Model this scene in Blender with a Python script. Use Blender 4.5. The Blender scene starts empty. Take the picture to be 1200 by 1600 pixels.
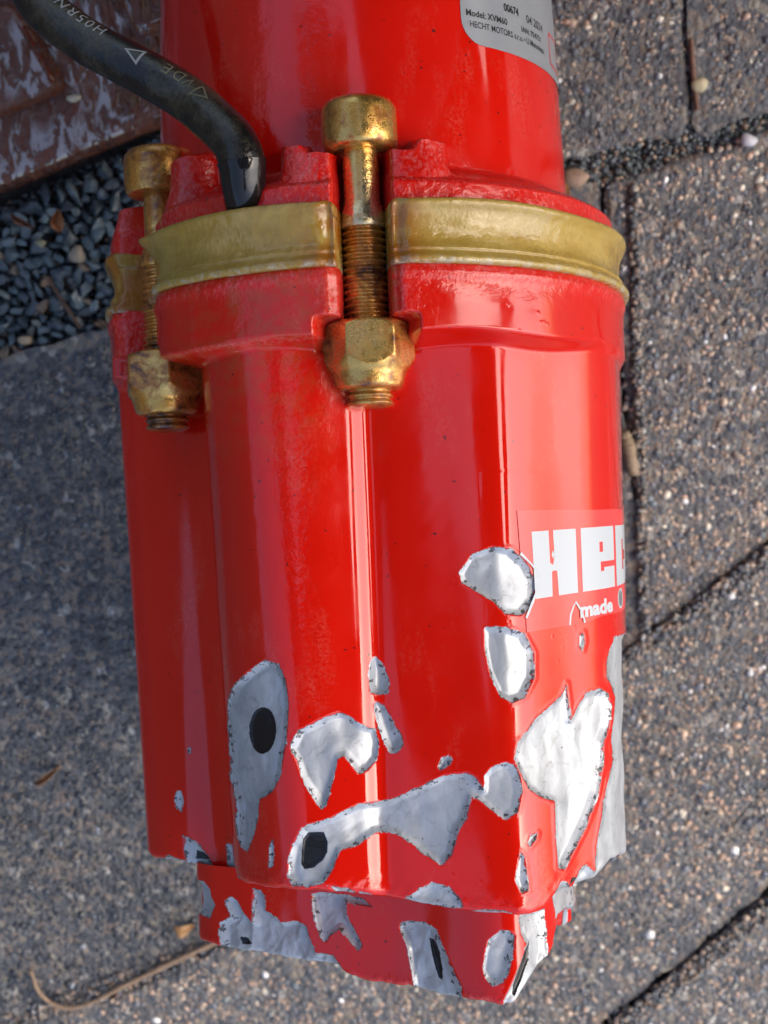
import bpy, bmesh, math, random
import numpy as np
from mathutils import Vector, Matrix, Euler
from mathutils.geometry import tessellate_polygon
rng = np.random.default_rng(7); random.seed(7)
S = bpy.context.scene
COL = S.collection
CM = 0.01
# ------------------------------------------------------------------ frame, camera, light
# pump frame (centimetres): X right, Y along the pump axis towards its upper end, Z away from the ground side
ALPHA = math.radians(16.7)                      # the pump leans: upper end on the ground, lower end raised
R_W = Matrix.Rotation(-ALPHA, 4, 'X')
GZ = -10.5
T_W = -(R_W @ Vector((0, 0, GZ * CM)))
M_W = Matrix.Translation(T_W) @ R_W             # pump frame (m) -> world
FPX = 2400.0; CX, CD = 0.16, 30.0
PITCH = math.radians(2.84); ROLL = math.radians(2.3)
R_C = Matrix.Rotation(PITCH, 3, 'X') @ Matrix.Rotation(-ROLL, 3, 'Z')
cam = bpy.data.cameras.new('camera'); camo = bpy.data.objects.new('camera', cam); COL.objects.link(camo)
camo.matrix_world = M_W @ (Matrix.Translation(Vector((CX, 0, CD)) * CM) @ R_C.to_4x4())
cam.sensor_width = 36; cam.sensor_fit = 'AUTO'; cam.lens = 36 * FPX / 1600
cam.clip_start = 0.02; cam.clip_end = 100
cam.dof.use_dof = True; cam.dof.focus_distance = 0.262; cam.dof.aperture_fstop = 30
S.camera = camo
W = bpy.data.worlds.new('World'); S.world = W; W.use_nodes = True
nt = W.node_tree; bg = nt.nodes['Background']
sky = nt.nodes.new('ShaderNodeTexSky'); sky.sky_type = 'NISHITA'; sky.sun_disc = False
SUN_EL, SUN_AZ = math.radians(44), math.radians(82)
sky.sun_elevation = SUN_EL; sky.sun_rotation = SUN_AZ
sky.air_density = 1.0; sky.dust_density = 3.5; sky.ozone_density = 0.5
nt.links.new(sky.outputs[0], bg.inputs[0]); bg.inputs[1].default_value = 0.15
sun = bpy.data.lights.new('sun', 'SUN'); suno = bpy.data.objects.new('sun', sun); COL.objects.link(suno)
sun.energy = 0.5; sun.angle = math.radians(75); sun.color = (1, .93, .84)
sd = Vector((math.sin(SUN_AZ) * math.cos(SUN_EL), math.cos(SUN_AZ) * math.cos(SUN_EL), math.sin(SUN_EL)))
suno.rotation_euler = sd.to_track_quat('Z', 'Y').to_euler()
S.view_settings.view_transform = 'Standard'; S.view_settings.look = 'None'
S.view_settings.exposure = 1.22; S.view_settings.gamma = 1
# ------------------------------------------------------------------ projection helpers
RCn = np.array(R_C); Cn = np.array([CX, 0, CD])
def project(P):                                  # pump-frame cm -> picture px of the 1200x1600 photograph
    q = (P - Cn) @ RCn
    return np.stack([600 + FPX * q[..., 0] / -q[..., 2], 800 - FPX * q[..., 1] / -q[..., 2]], -1)
def ray(px, py):
    return RCn @ np.array([(px - 600) / FPX, -(py - 800) / FPX, -1.0])
def at_depth(px, py, z):
    d = ray(px, py); t = (z - CD) / d[2]; return Cn + d * t
MWn = np.array(M_W)
def ground_pt(px, py, h=0.0):                    # world metres on the level z = h
    d = MWn[:3, :3] @ ray(px, py); c = MWn[:3, :3] @ (Cn * CM) + MWn[:3, 3]
    t = (h - c[2]) / d[2]; return Vector(c + d * t)
def sst(a, b, x):
    t = np.clip((x - a) / (b - a), 0, 1); return t * t * (3 - 2 * t)
def noise1(seed, n=6):
    g = np.random.default_rng(seed)
    k = g.normal(size=(n, 3)); ph = g.uniform(0, 6.28, n)
    return lambda P, s: sum(np.sin((P @ (k[i] * s * (1 + .4 * i))) + ph[i]) / (1 + .35 * i) for i in range(n)) / n
# ------------------------------------------------------------------ object helpers
def tag(o, label=None, cat=None, group=None, kind=None):
    if label: o['label'] = label
    if cat: o['category'] = cat
    if group: o['group'] = group
    if kind: o['kind'] = kind
    return o
def link(name, me, mat=None, parent=None):
    o = bpy.data.objects.new(name, me); COL.objects.link(o)
    if mat is not None and me is not None: me.materials.append(mat)
    if parent is not None: o.parent = parent
    return o
def empty(name, M=None):
    o = bpy.data.objects.new(name, None); COL.objects.link(o); o.empty_display_size = .01
    if M is not None: o.matrix_world = M
    return o
def np_mesh(name, V, F, smooth=True):
    me = bpy.data.meshes.new(name)
    F = np.asarray(F); n = F.shape[1]
    me.vertices.add(len(V)); me.vertices.foreach_set('co', np.asarray(V, dtype=np.float32).ravel())
    me.loops.add(F.size); me.loops.foreach_set('vertex_index', F.astype(np.int32).ravel())
    me.polygons.add(len(F)); me.polygons.foreach_set('loop_start', np.arange(0, F.size, n, dtype=np.int32))
    me.polygons.foreach_set('use_smooth', np.full(len(F), smooth)); me.update(calc_edges=True)
    return me
def attr(me, name, vals):
    a = me.attributes.new(name, 'FLOAT', 'POINT'); a.data.foreach_set('value', np.asarray(vals, dtype=np.float32).ravel())
def cattr(me, name, cols):
    a = me.attributes.new(name, 'FLOAT_COLOR', 'POINT')
    c = np.ones((len(cols), 4), dtype=np.float32); c[:, :3] = cols; a.data.foreach_set('color', c.ravel())
def grid_faces(nr, nc, wrap=True, flip=False):
    i = np.arange(nr - 1)[:, None]; j = np.arange(nc if wrap else nc - 1)[None, :]
    a = i * nc + j; b = i * nc + (j + 1) % nc; c = (i + 1) * nc + (j + 1) % nc; d = (i + 1) * nc + j
    F = np.stack([a, b, c, d], -1).reshape(-1, 4)
    return F[:, ::-1] if flip else F
def lathe(name, prof, mat, parent, seg=64, axis=(0, 0), rfun=None, cap=True):
    # prof: (r, y) from top to bottom, cm, about the vertical (Y) line through axis=(x, z)
    th = np.linspace(0, 2 * np.pi, seg, endpoint=False)
    prof = np.array(prof, float)
    if cap: prof = np.vstack([[1e-4, prof[0, 1]], prof, [1e-4, prof[-1, 1]]])
    r = np.repeat(prof[:, :1], seg, 1); y = np.repeat(prof[:, 1:], seg, 1)
    if rfun is not None: r, y = rfun(th[None, :], r, y)
    V = np.stack([axis[0] + r * np.cos(th), y, axis[1] + r * np.sin(th)], -1).reshape(-1, 3)
    me = np_mesh(name, V * CM, grid_faces(len(prof), seg, flip=False))
    return link(name, me, mat, parent)
def tube(name, pts, rad, mat, parent=None, seg=20, scale=CM):
    pts = np.array(pts, float); n = len(pts); rad = np.broadcast_to(rad, n)
    T = np.gradient(pts, axis=0); T /= np.linalg.norm(T, axis=1)[:, None]
    N = np.zeros_like(T); up = np.array([.3, .2, 1.0])
    for i in range(n):
        v = up - T[i] * (up @ T[i]); N[i] = v / np.linalg.norm(v)
    B = np.cross(T, N); th = np.linspace(0, 2 * np.pi, seg, endpoint=False)
    V = pts[:, None] + rad[:, None, None] * (np.cos(th)[None, :, None] * N[:, None] + np.sin(th)[None, :, None] * B[:, None])
    V = V.reshape(-1, 3); k = len(V); V = np.vstack([V, pts[0], pts[-1]])
    me = bpy.data.meshes.new(name)
    F = grid_faces(n, seg).tolist() + [(k, (j + 1) % seg, j) for j in range(seg)] + [(k + 1, k - seg + j, k - seg + (j + 1) % seg) for j in range(seg)]
    me.from_pydata((V * scale).tolist(), [], F)
    for p in me.polygons: p.use_smooth = True
    return link(name, me, mat, parent), (pts, T, N, B)
def crom(P, n=200, closed=False):
    P = np.array(P, float)
    if closed: Q = np.vstack([P[-1:], P, P[:2]])
    else: Q = np.vstack([2 * P[0] - P[1], P, 2 * P[-1] - P[-2]])
    m = len(Q) - 3; out = []
    for t in np.linspace(0, m, n, endpoint=not closed):
        i = min(int(t), m - 1); u = t - i; a, b, c, d = Q[i:i + 4]
        out.append(.5 * ((2 * b) + (c - a) * u + (2 * a - 5 * b + 4 * c - d) * u * u + (3 * b - a - 3 * c + d) * u ** 3))
    return np.array(out)
# ------------------------------------------------------------------ materials
class N:
    def __init__(s, name):
        s.m = bpy.data.materials.new(name); s.m.use_nodes = True; s.t = s.m.node_tree
        s.b = s.t.nodes['Principled BSDF']
    def n(s, typ, ins=None, **kw):
        x = s.t.nodes.new('ShaderNode' + typ)
        for k, v in kw.items(): setattr(x, k, v)
        for k, v in (ins or {}).items(): s.set(x.inputs[k], v)
        return x
    def set(s, sock, v):
        if isinstance(v, bpy.types.NodeSocket): s.t.links.new(v, sock)
        elif isinstance(v, bpy.types.Node): s.t.links.new(v.outputs[0], sock)
        else:
            if hasattr(sock.default_value, '__len__') and len(sock.default_value) == 4 and len(v) == 3: v = (*v, 1)
            sock.default_value = v
    def P(s, **kw):
        for k, v in kw.items(): s.set(s.b.inputs[k.replace('_', ' ')], v)
    def co(s): return s.n('TexCoord').outputs['Object']
    def noise(s, sc, det=3, rough=.55, vec=None, dist=0, stretch=None):
        v = vec if vec is not None else s.co()
        if stretch: v = s.n('Mapping', {'Vector': v, 'Scale': stretch}).outputs[0]
        return s.n('TexNoise', {'Vector': v, 'Scale': sc, 'Detail': det, 'Roughness': rough, 'Distortion': dist}).outputs[0]
    def vor(s, sc, feat='F1', out='Distance', stretch=None):
        v = s.co()
        if stretch: v = s.n('Mapping', {'Vector': v, 'Scale': stretch}).outputs[0]
        return s.n('TexVoronoi', {'Vector': v, 'Scale': sc}, feature=feat).outputs[out]
    def ramp(s, f, stops, interp='LINEAR'):
        x = s.n('ValToRGB', {0: f}); r = x.color_ramp; r.interpolation = interp
        while len(r.elements) < len(stops): r.elements.new(.5)
        for e, (p, c) in zip(r.elements, stops):
            e.position = p; e.color = (c, c, c, 1) if isinstance(c, (int, float)) else (*c, 1)
        return x.outputs[0]
    def mr(s, f, a, b, c=0., d=1.):
        return s.n('MapRange', {0: f, 1: a, 2: b, 3: c, 4: d}, clamp=True).outputs[0]
    def math(s, op, a, b=0.): return s.n('Math', {0: a, 1: b}, operation=op).outputs[0]
    def mix(s, f, a, b):
        x = s.n('Mix', data_type='RGBA'); s.set(x.inputs[0], f); s.set(x.inputs[6], a); s.set(x.inputs[7], b); return x.outputs[2]
    def mixf(s, f, a, b):
        x = s.n('Mix', data_type='FLOAT'); s.set(x.inputs[0], f); s.set(x.inputs[2], a); s.set(x.inputs[3], b); return x.outputs[0]
    def at(s, name): return s.n('Attribute', attribute_name=name).outputs['Fac']
    def atc(s, name): return s.n('Attribute', attribute_name=name).outputs['Color']
    def bump(s, h, dist=.0002, st=1., nrm=None):
        x = s.n('Bump', {'Height': h, 'Distance': dist, 'Strength': st})
        if nrm is not None: s.set(x.inputs['Normal'], nrm)
        return x.outputs[0]
def simple(name, c, r=.5, m=0., bsc=None, bd=.0001, spec=.5):
    k = N(name); k.P(Base_Color=c, Roughness=r, Metallic=m)
    k.b.inputs['Specular IOR Level'].default_value = spec
    if bsc: k.P(Normal=k.bump(k.noise(bsc), bd))
    return k.m

def red_paint():
    k = N('red_paint_chipped')
    chip, hole, cast = k.at('chip'), k.at('hole'), k.at('cast')
    fine = k.noise(1400, 4, .7); mid = k.noise(420, 3)
    sdn = k.math('ADD', k.math('ADD', chip, k.mr(fine, .3, .7, -1.3, 1.3)), k.mr(k.noise(330, 5, .75), .3, .7, -2.6, 2.6))
    metal = k.mr(sdn, .35, -.35)                               # 1 inside a chip
    rim = k.math('MULTIPLY', k.math('MULTIPLY', k.mr(sdn, 1.1, .4), k.mr(sdn, -.7, -.1)), k.mr(k.noise(170, 2), .42, .62, .1, .85))
    near = k.mr(sdn, -13, -1)
    speck = k.math('GREATER_THAN', k.math('ADD', k.noise(950, 3, .65), k.math('MULTIPLY', near, .16)), .71)
    speck = k.math('MULTIPLY', speck, metal)
    scr = k.noise(170, 5, .62, stretch=(1.5, .7, 1.5), dist=1.2)
    mcol = k.mix(k.mr(scr, .3, .7), (.36, .385, .415), (.53, .56, .595))
    mcol = k.mix(k.mr(mid, .62, .75, 0, .35), mcol, (.42, .43, .43))
    dark = k.mix(fine, (.05, .05, .055), (.13, .13, .13))
    line = k.n('TexWave', {'Vector': k.n('Mapping', {'Vector': k.co(), 'Rotation': (0, 0, .5)}).outputs[0], 'Scale': 95, 'Distortion': 16, 'Detail': 3, 'Detail Scale': 1.6}).outputs['Fac']
    mcol = k.mix(k.math('MULTIPLY', k.mr(line, .86, .97, 0, .45), k.mr(mid, .45, .6)), mcol, (.26, .265, .27))
    mcol = k.mix(k.math('MAXIMUM', speck, rim), mcol, dark)
    hn = k.math('ADD', hole, k.mr(fine, .3, .7, -.8, .8)); hm = k.mr(hn, .5, -.5)
    red = k.mix(k.noise(60, 3), (.57, .006, .002), (.64, .009, .003))
    # chalky wear along the cast edges, brown rust runs
    wear = k.math('MULTIPLY', k.mr(cast, .55, .95), k.mr(k.noise(1500, 4, .7, stretch=(1, .6, 1)), .48, .75))
    red = k.mix(k.math('MULTIPLY', wear, .28), red, (.78, .42, .42))
    rust = k.math('MULTIPLY', k.at('rust'), k.mr(k.noise(300, 4, .65), .42, .68))
    red = k.mix(rust, red, (.28, .085, .02))
    spot = k.math('GREATER_THAN', k.noise(760, 2, .5), .745)
    red = k.mix(spot, red, (.12, .01, .01))
    dust = k.math('MULTIPLY', k.mr(k.noise(75, 5, .7, stretch=(1, .35, 1)), .55, .75), k.mr(k.noise(1500, 3, .7), .4, .65))
    red = k.mix(k.math('MULTIPLY', dust, .22), red, (.55, .30, .22))
    col = k.mix(metal, k.mix(rim, red, dark), mcol)
    col = k.mix(hm, col, k.mix(fine, (.008, .009, .012), (.02, .021, .026)))
    notred = k.math('MAXIMUM', metal, hm)
    rough = k.mixf(notred, k.mixf(cast, k.mr(k.noise(60, 4, .65), .38, .68, .05, .20), .26), k.mixf(hm, k.mr(scr, .3, .7, .28, .5), .25))
    h = k.math('MULTIPLY', k.noise(210, 2), .05)
    h = k.math('ADD', h, k.math('MULTIPLY', k.math('MULTIPLY', cast, k.noise(520, 3, .6)), 1.5))
    drop = k.mr(k.vor(330), .16, .05, 0, .22)
    dropm = k.mr(k.noise(28, 2), .55, .68)
    h = k.math('ADD', h, k.math('MULTIPLY', drop, dropm))
    h = k.mixf(metal, h, k.math('ADD', k.math('MULTIPLY', scr, .14), k.math('MULTIPLY', k.noise(700, 3), .12)))
    k.P(Base_Color=col, Roughness=rough, Metallic=k.math('MULTIPLY', metal, .3), Normal=k.bump(h, .00022))
    k.P(Coat_Weight=k.mixf(notred, .12, .0)); k.b.inputs['Coat Roughness'].default_value = .03
    return k.m
def bolt_metal(name, rust_amt, base=(.66, .38, .09)):
    k = N(name)
    a = k.noise(180, 5, .65, dist=.5); b = k.noise(700, 4, .7)
    col = k.mix(k.mr(k.noise(90, 2), .35, .65), base, (.78, .50, .15))
    col = k.mix(k.mr(a, rust_amt, rust_amt + .12), col, (.42, .17, .03))
    col = k.mix(k.mr(k.math('ADD', a, k.math('MULTIPLY', b, .3)), rust_amt + .26, rust_amt + .38), col, (.07, .022, .008))
    met = k.mr(a, rust_amt, rust_amt + .2, .9, .15)
    k.P(Base_Color=col, Metallic=met, Roughness=k.mr(b, .3, .7, .16, .4), Normal=k.bump(k.math('ADD', k.math('MULTIPLY', k.noise(200, 3), .3), k.math('MULTIPLY', b, .35)), .0004))
    k.P(Coat_Weight=.5); k.b.inputs['Coat Roughness'].default_value = .05
    return k.m
def rubber():
    k = N('olive_gasket_rubber')
    a = k.noise(110, 4, .6, stretch=(1, 2.5, 1)); f = k.noise(900, 3, .7)
    col = k.mix(k.mr(a, .35, .65), (.34, .215, .035), (.43, .30, .075))
    col = k.mix(k.math('MULTIPLY', k.at('rust'), k.mr(k.noise(160, 4), .32, .52)), col, (.30, .105, .010))
    col = k.mix(k.math('MULTIPLY', k.at('edge'), k.mr(k.noise(500, 4, .7), .45, .68)), col, (.46, .43, .34))
    k.P(Base_Color=col, Roughness=k.mr(k.noise(140, 3), .4, .6, .12, .34), Normal=k.bump(k.math('ADD', k.math('MULTIPLY', k.noise(420, 3), .5), k.math('MULTIPLY', k.noise(90, 3), .8)), .0006))
    k.P(Coat_Weight=.2); k.b.inputs['Coat Roughness'].default_value = .08
    return k.m
def cable_mat():
    k = N('black_rubber_cable')
    a = k.noise(120, 5, .65); f = k.noise(1300, 3, .7)
    d = k.math('MULTIPLY', k.mr(a, .46, .62), k.mr(f, .35, .6, .3, 1))
    col = k.mix(d, (.006, .0065, .007), (.04, .034, .02))
    k.P(Base_Color=col, Roughness=k.mr(a, .4, .65, .08, .34), Normal=k.bump(f, .00012))
    return k.m
def stone_mat(name, rough=(.35, .7), coat=.0):
    k = N(name); c = k.atc('col'); n = k.noise(900, 3)
    oi = k.n('ObjectInfo').outputs['Random']
    col = k.mix(k.mr(n, .3, .7, 0, .35), c, (.05, .05, .055))
    k.P(Base_Color=col, Roughness=k.mr(k.noise(60, 2), .35, .65, *rough), Normal=k.bump(n, .0002), Coat_Weight=coat)
    return k.m
def paver_mat():
    k = N('exposed_aggregate_concrete')
    c = k.vor(520, out='Color'); s = k.n('SeparateColor', {0: c}).outputs[0]
    col = k.ramp(s, [(0, (.05, .055, .065)), (.45, (.12, .125, .135)), (.62, (.22, .20, .18)), (.8, (.24, .175, .13)), (.93, (.30, .26, .19)), (1, (.5, .48, .44))])
    col = k.mix(k.mr(k.noise(9, 3), .35, .65, .0, .4), col, (.06, .065, .07))
    col = k.mix(k.mr(k.noise(1500, 3), .3, .7, 0, .5), col, (.07, .07, .07))
    k.P(Base_Color=col, Roughness=.55, Normal=k.bump(k.math('ADD', k.mr(k.vor(520), 0, .6, 1, 0), k.noise(1500, 3)), .0006))
    return k.m
def brick_mat():
    k = N('wet_brown_brick')
    col = k.mix(k.mr(k.noise(40, 4), .35, .65), (.085, .022, .010), (.15, .045, .022))
    col = k.mix(k.mr(k.noise(400, 4), .55, .7, 0, .5), col, (.2, .14, .11))
    wet = k.math('MULTIPLY', k.mr(k.noise(230, 4, .65, stretch=(1.6, .6, 1), dist=.8), .49, .54), k.mr(k.noise(45, 2), .42, .52))
    rip = k.noise(210, 2, .5, stretch=(1, .5, 1), dist=1.0)
    h = k.math('ADD', k.math('MULTIPLY', rip, 1.2), k.math('MULTIPLY', k.noise(800, 2), .12))
    k.P(Base_Color=col, Roughness=k.mixf(wet, .45, .02), Normal=k.bump(k.math('ADD', h, k.math('MULTIPLY', wet, .9)), .0014))
    k.P(Coat_Weight=wet); k.b.inputs['Coat Roughness'].default_value = .02; k.b.inputs['Coat IOR'].default_value = 2.3
    return k.m
M_RED = red_paint(); M_BOLT = bolt_metal('yellow_zinc_bolt', .47); M_RUST = bolt_metal('rusty_thread', .40, (.56, .24, .045))
M_RUSTY = bolt_metal('rusted_zinc_bolt', .42, (.68, .33, .055)); M_SHANK = bolt_metal('shiny_zinc_shank', .60, (.72, .60, .36))
M_GASK = rubber(); M_CABLE = cable_mat()
M_BLACK = simple('black_plastic', (.008, .008, .009), .12, 0, 300, .0001)
M_PAVER = paver_mat(); M_STONE = stone_mat('wet_stone_chips', (.2, .55), .5); M_BRICK = brick_mat()
# ------------------------------------------------------------------ the pump
pump = empty('submersible_pump', M_W)
tag(pump, 'red cast metal submersible pump with paint chipped off its lower end, lying over the paving', 'pump')
BOLTS = [(90, 4.1), (155.5, 4.15), (270, 4.1), (334, 4.1)]
BXZ = [(r * math.cos(math.radians(t)), r * math.sin(math.radians(t))) for t, r in BOLTS]
th = np.radians(np.concatenate([np.linspace(-16, 196, 760, endpoint=False), np.linspace(196, 344, 110, endpoint=False)]))
deg = np.degrees(th)
def polar(pts, sm=2.4):
    c = crom(pts, 2000, closed=True); a = np.degrees(np.arctan2(c[:, 1], c[:, 0])) % 360; r = np.hypot(c[:, 0], c[:, 1])
    o = np.argsort(a); a, r = a[o], r[o]; g = np.arange(0, 360, .25); rr = np.interp(g, a, r, period=360)
    w = np.exp(-.5 * (np.arange(-20, 21) * .25 / (sm * .4)) ** 2); w /= w.sum()
    rr = np.convolve(np.concatenate([rr[-20:], rr, rr[:20]]), w, 'valid')
    return lambda d: np.interp(np.asarray(d) % 360, g, rr, period=360)
OUT_T = polar([(0, -4.6), (2.6, -3.9), (4.3, -2.2), (4.86, -.3), (4.72, .9), (4.52, 1.85), (4.1, 2.6), (3.2, 3.3), (2.35, 3.92), (1.9, 4.04), (1.1, 4.03), (.35, 3.98), (-.02, 3.93), (-.16, 3.97), (-.32, 4.12), (-.5, 4.18), (-1.0, 4.32), (-1.6, 4.36), (-2.15, 4.22), (-2.7, 3.72), (-2.95, 3.1), (-2.97, 2.4), (-2.85, 1.75), (-3.25, 1.3), (-4.0, .9), (-4.7, .35), (-4.98, -.3), (-4.6, -2), (-2.6, -3.9)])
OUT_B = polar([(0, -4.4), (2.5, -3.7), (4.1, -2.0), (4.6, -.3), (4.55, .8), (4.38, 1.75), (4.0, 2.5), (3.2, 3.25), (2.35, 4.02), (1.9, 4.1), (1.1, 3.98), (.35, 3.86), (-.02, 3.78), (-.16, 3.80), (-.30, 3.88), (-.5, 3.93), (-1.0, 4.0), (-1.5, 3.98), (-2.0, 3.7), (-2.4, 3.3), (-2.68, 2.8), (-2.72, 2.2), (-2.7, 1.6), (-3.1, 1.1), (-3.85, .75), (-4.42, .3), (-4.68, -.3), (-4.3, -1.9), (-2.5, -3.7)])
def bdx(X, Z, i): # lateral offset from the radial line of bolt i (cm)
    t = math.radians(BOLTS[i][0]); return -X * math.sin(t) + Z * math.cos(t), X * math.cos(t) + Z * math.sin(t)
Y_TOP = 5.36
def flat(D): return .42 * np.exp(-((np.asarray(D) - 148) / 8.0) ** 2)
def body_r(D, Y):                                # radius of the lower housing at angle D (deg), height Y
    t = np.clip((4.0 - Y) / 9.4, 0, 1)
    rb = OUT_T(D) * (1 - t) + OUT_B(D) * t
    rf = 4.95 - flat(D) + .08 * np.exp(-((np.asarray(D) - 180) / 12) ** 2)
    step = sst(4.02, 4.26, Y + .04 * np.sin(np.radians(D) * 9))
    r = rb + (rf - rb) * step
    r = r + .05 * np.exp(-((Y - 5.2) / .12) ** 2) * step
    R0 = r
    for i, (bt, br) in enumerate(BOLTS):
        dd = (D - bt + 180) % 360 - 180
        lat = np.abs(R0 * np.sin(np.radians(dd))); on = np.abs(dd) < 50
        slot = (1 - sst(.40, .47, lat)) * sst(4.2, 4.4, Y) * on
        r = r + (np.minimum(r, 3.55) - r) * slot
        low = 3.0 if i == 0 else 2.8; wd = .62 if i == 0 else .84; dp = 3.80 if i == 0 else 3.25
        dl = np.hypot(lat + .10 * (Y > 4.4), np.maximum(0, (3.95 if i == 0 else 3.5) - Y)); pock = (1 - sst(wd - .04, wd + (.42 if i == 0 else .16), dl)) * (1 - sst(4.42, 4.56, Y)) * on
        pock = (1 - sst(*((.66, .92) if i == 0 else (.84, 1.0)), lat)) * sst(3.95, 4.2, Y) * (1 - sst(4.42, 4.56, Y)) * on
        r = r + (np.minimum(r, dp) - r) * pock
        r = r - .12 * np.exp(-((lat - .48) / .1) ** 2) * sst(4.4, 4.6, Y) * on
    return r
# lower edge of the body and of the foot: height per angle, from where the edge stands
def edge_heights(out, table, r_in=0):
    tx, ty = np.array(table, float).T; Yb = np.full_like(th, -5.35)
    X, Z = out * np.cos(th), out * np.sin(th)
    for _ in range(6):
        p = project(np.stack([X, Yb, Z], -1)); want = np.interp(p[:, 0], tx, ty)
        front = (deg > -12) & (deg < 192)
        Yb = np.where(front, Yb - (want - p[:, 1]) * (CD - Z) / FPX, Yb)
    f = np.where((deg > -6) & (deg < 186), 1, 0)
    Yb = np.where(f > 0, Yb, np.interp(deg, [186, 354, 400], [Yb[np.argmin(abs(deg - 186))], Yb[np.argmin(abs(deg + 6))], 0]) if False else -5.05 + 0 * deg)
    w = np.hanning(9); w /= w.sum(); return np.convolve(np.concatenate([Yb[-4:], Yb, Yb[:4]]), w, 'valid')
YB = edge_heights(OUT_B(deg), [(225, 1332), (262, 1343), (300, 1352), (365, 1362), (410, 1376), (470, 1390), (560, 1399), (620, 1405), (700, 1420), (770, 1430), (835, 1430), (850, 1424), (872, 1398), (900, 1386), (940, 1374), (962, 1350), (975, 1335)])
YB = np.clip(YB, -5.9, -5.0)
CHIPS = [
 [(718,895),(735,868),(770,853),(800,858),(825,880),(838,910),(835,940),(815,962),(790,960),(770,940),(745,925),(722,912)],
 [(757,980),(790,980),(820,990),(835,1020),(835,1060),(820,1090),(800,1098),(780,1085),(765,1050),(757,1010)],
 [(577,1050),(580,1032),(587,1025),(600,1042),(608,1062),(606,1084),(590,1086),(577,1082)],
 [(583,1102),(588,1096),(600,1102),(610,1118),(617,1138),(628,1148),(629,1165),(620,1177),(608,1176),(599,1158),(589,1125)],
 [(355,1100),(362,1075),(385,1050),(415,1031),(435,1038),(446,1062),(451,1100),(448,1150),(438,1210),(425,1238),(405,1249),(402,1275),(395,1310),(387,1331),(375,1322),(369,1290),(369,1255),(360,1215),(357,1150)],
 [(452,1170),(465,1142),(490,1128),(515,1117),(530,1112),(548,1120),(562,1132),(585,1140),(592,1160),(589,1185),(575,1203),(560,1210),(548,1192),(538,1182),(528,1185),(520,1220),(510,1256),(503,1264),(494,1256),(470,1215),(463,1195)],
 [(449,1350),(455,1322),(471,1293),(490,1286),(515,1279),(559,1257),(606,1251),(656,1230),(694,1211),(729,1207),(744,1215),(757,1234),(757,1212),(767,1199),(790,1190),(805,1195),(813,1212),(816,1238),(809,1268),(790,1282),(771,1268),(752,1252),(736,1245),(729,1280),(717,1295),(706,1337),(690,1353),(652,1326),(625,1305),(607,1299),(585,1301),(556,1322),(530,1330),(520,1358),(505,1379),(480,1386),(458,1384),(449,1368)],
 [(683,1199),(690,1184),(701,1181),(707,1186),(702,1195),(688,1205)],
 [(803,1184),(809,1161),(824,1142),(836,1123),(863,1100),(878,1088),(886,1067),(890,1100),(894,1124),(901,1107),(916,1084),(936,1076),(951,1084),(957,1107),(953,1138),(943,1161),(943,1192),(936,1238),(916,1291),(897,1330),(882,1360),(872,1356),(869,1307),(867,1253),(844,1245),(828,1234),(817,1215)],
 [(949,1040),(952,1015),(962,995),(990,985),(1010,1160),(1010,1330),(965,1400),(906,1395),(893,1388),(906,1360),(916,1352),(932,1362),(932,1322),(940,1277),(947,1232),(959,1187),(955,1157),(959,1124),(962,1090),(949,1055)],
 [(813,1331),(820,1340),(824,1376),(826,1393),(815,1397),(805,1376),(809,1353)],
 [(828,1306),(840,1301),(838,1311),(828,1324),(824,1318)],
 [(629,1406),(645,1396),(660,1387),(675,1378),(702,1387),(718,1402),(724,1418),(690,1418)],
 [(286,1304),(306,1315),(325,1337),(338,1360),(299,1362),(288,1330)],
 [(353,1317),(362,1320),(367,1352),(372,1372),(356,1362)],
 [(276,1235),(283,1236),(287,1252),(283,1268),(275,1262),(273,1245)],
 [(292,1168),(298,1168),(298,1177),(292,1177)],
 [(906,992),(912,988),(914,1002),(910,1016),(905,1010)],
 [(240,1345),(262,1336),(290,1345),(300,1362),(262,1362)],
 [(848,1432),(846,1424),(866,1404),(876,1376),(890,1382),(888,1400),(868,1412),(856,1434)],
 [(738,1424),(760,1420),(800,1426),(796,1436),(760,1434)], [(560,1394),(580,1397),(578,1403),(560,1402)],
 [(421,1322),(425,1312),(428,1330),(426,1352),(421,1356)], [(510,1384),(545,1388),(560,1398),(530,1398)],
]
HOLES = [[(405 + 22 * math.cos(a), 1142 + 37 * math.sin(a) * (1.0 if math.sin(a) > 0 else .98)) for a in np.linspace(0, 6.28, 22)[:-1]],
 [(468,1330),(470,1312),(478,1302),(503,1301),(509,1315),(509,1332),(502,1345),(486,1358),(472,1360),(467,1350)],
 [(301,1328),(314,1333),(326,1343),(314,1344),(300,1342)], [(893,1372),(903,1370),(906,1373),(896,1378),(890,1382)]]
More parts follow.
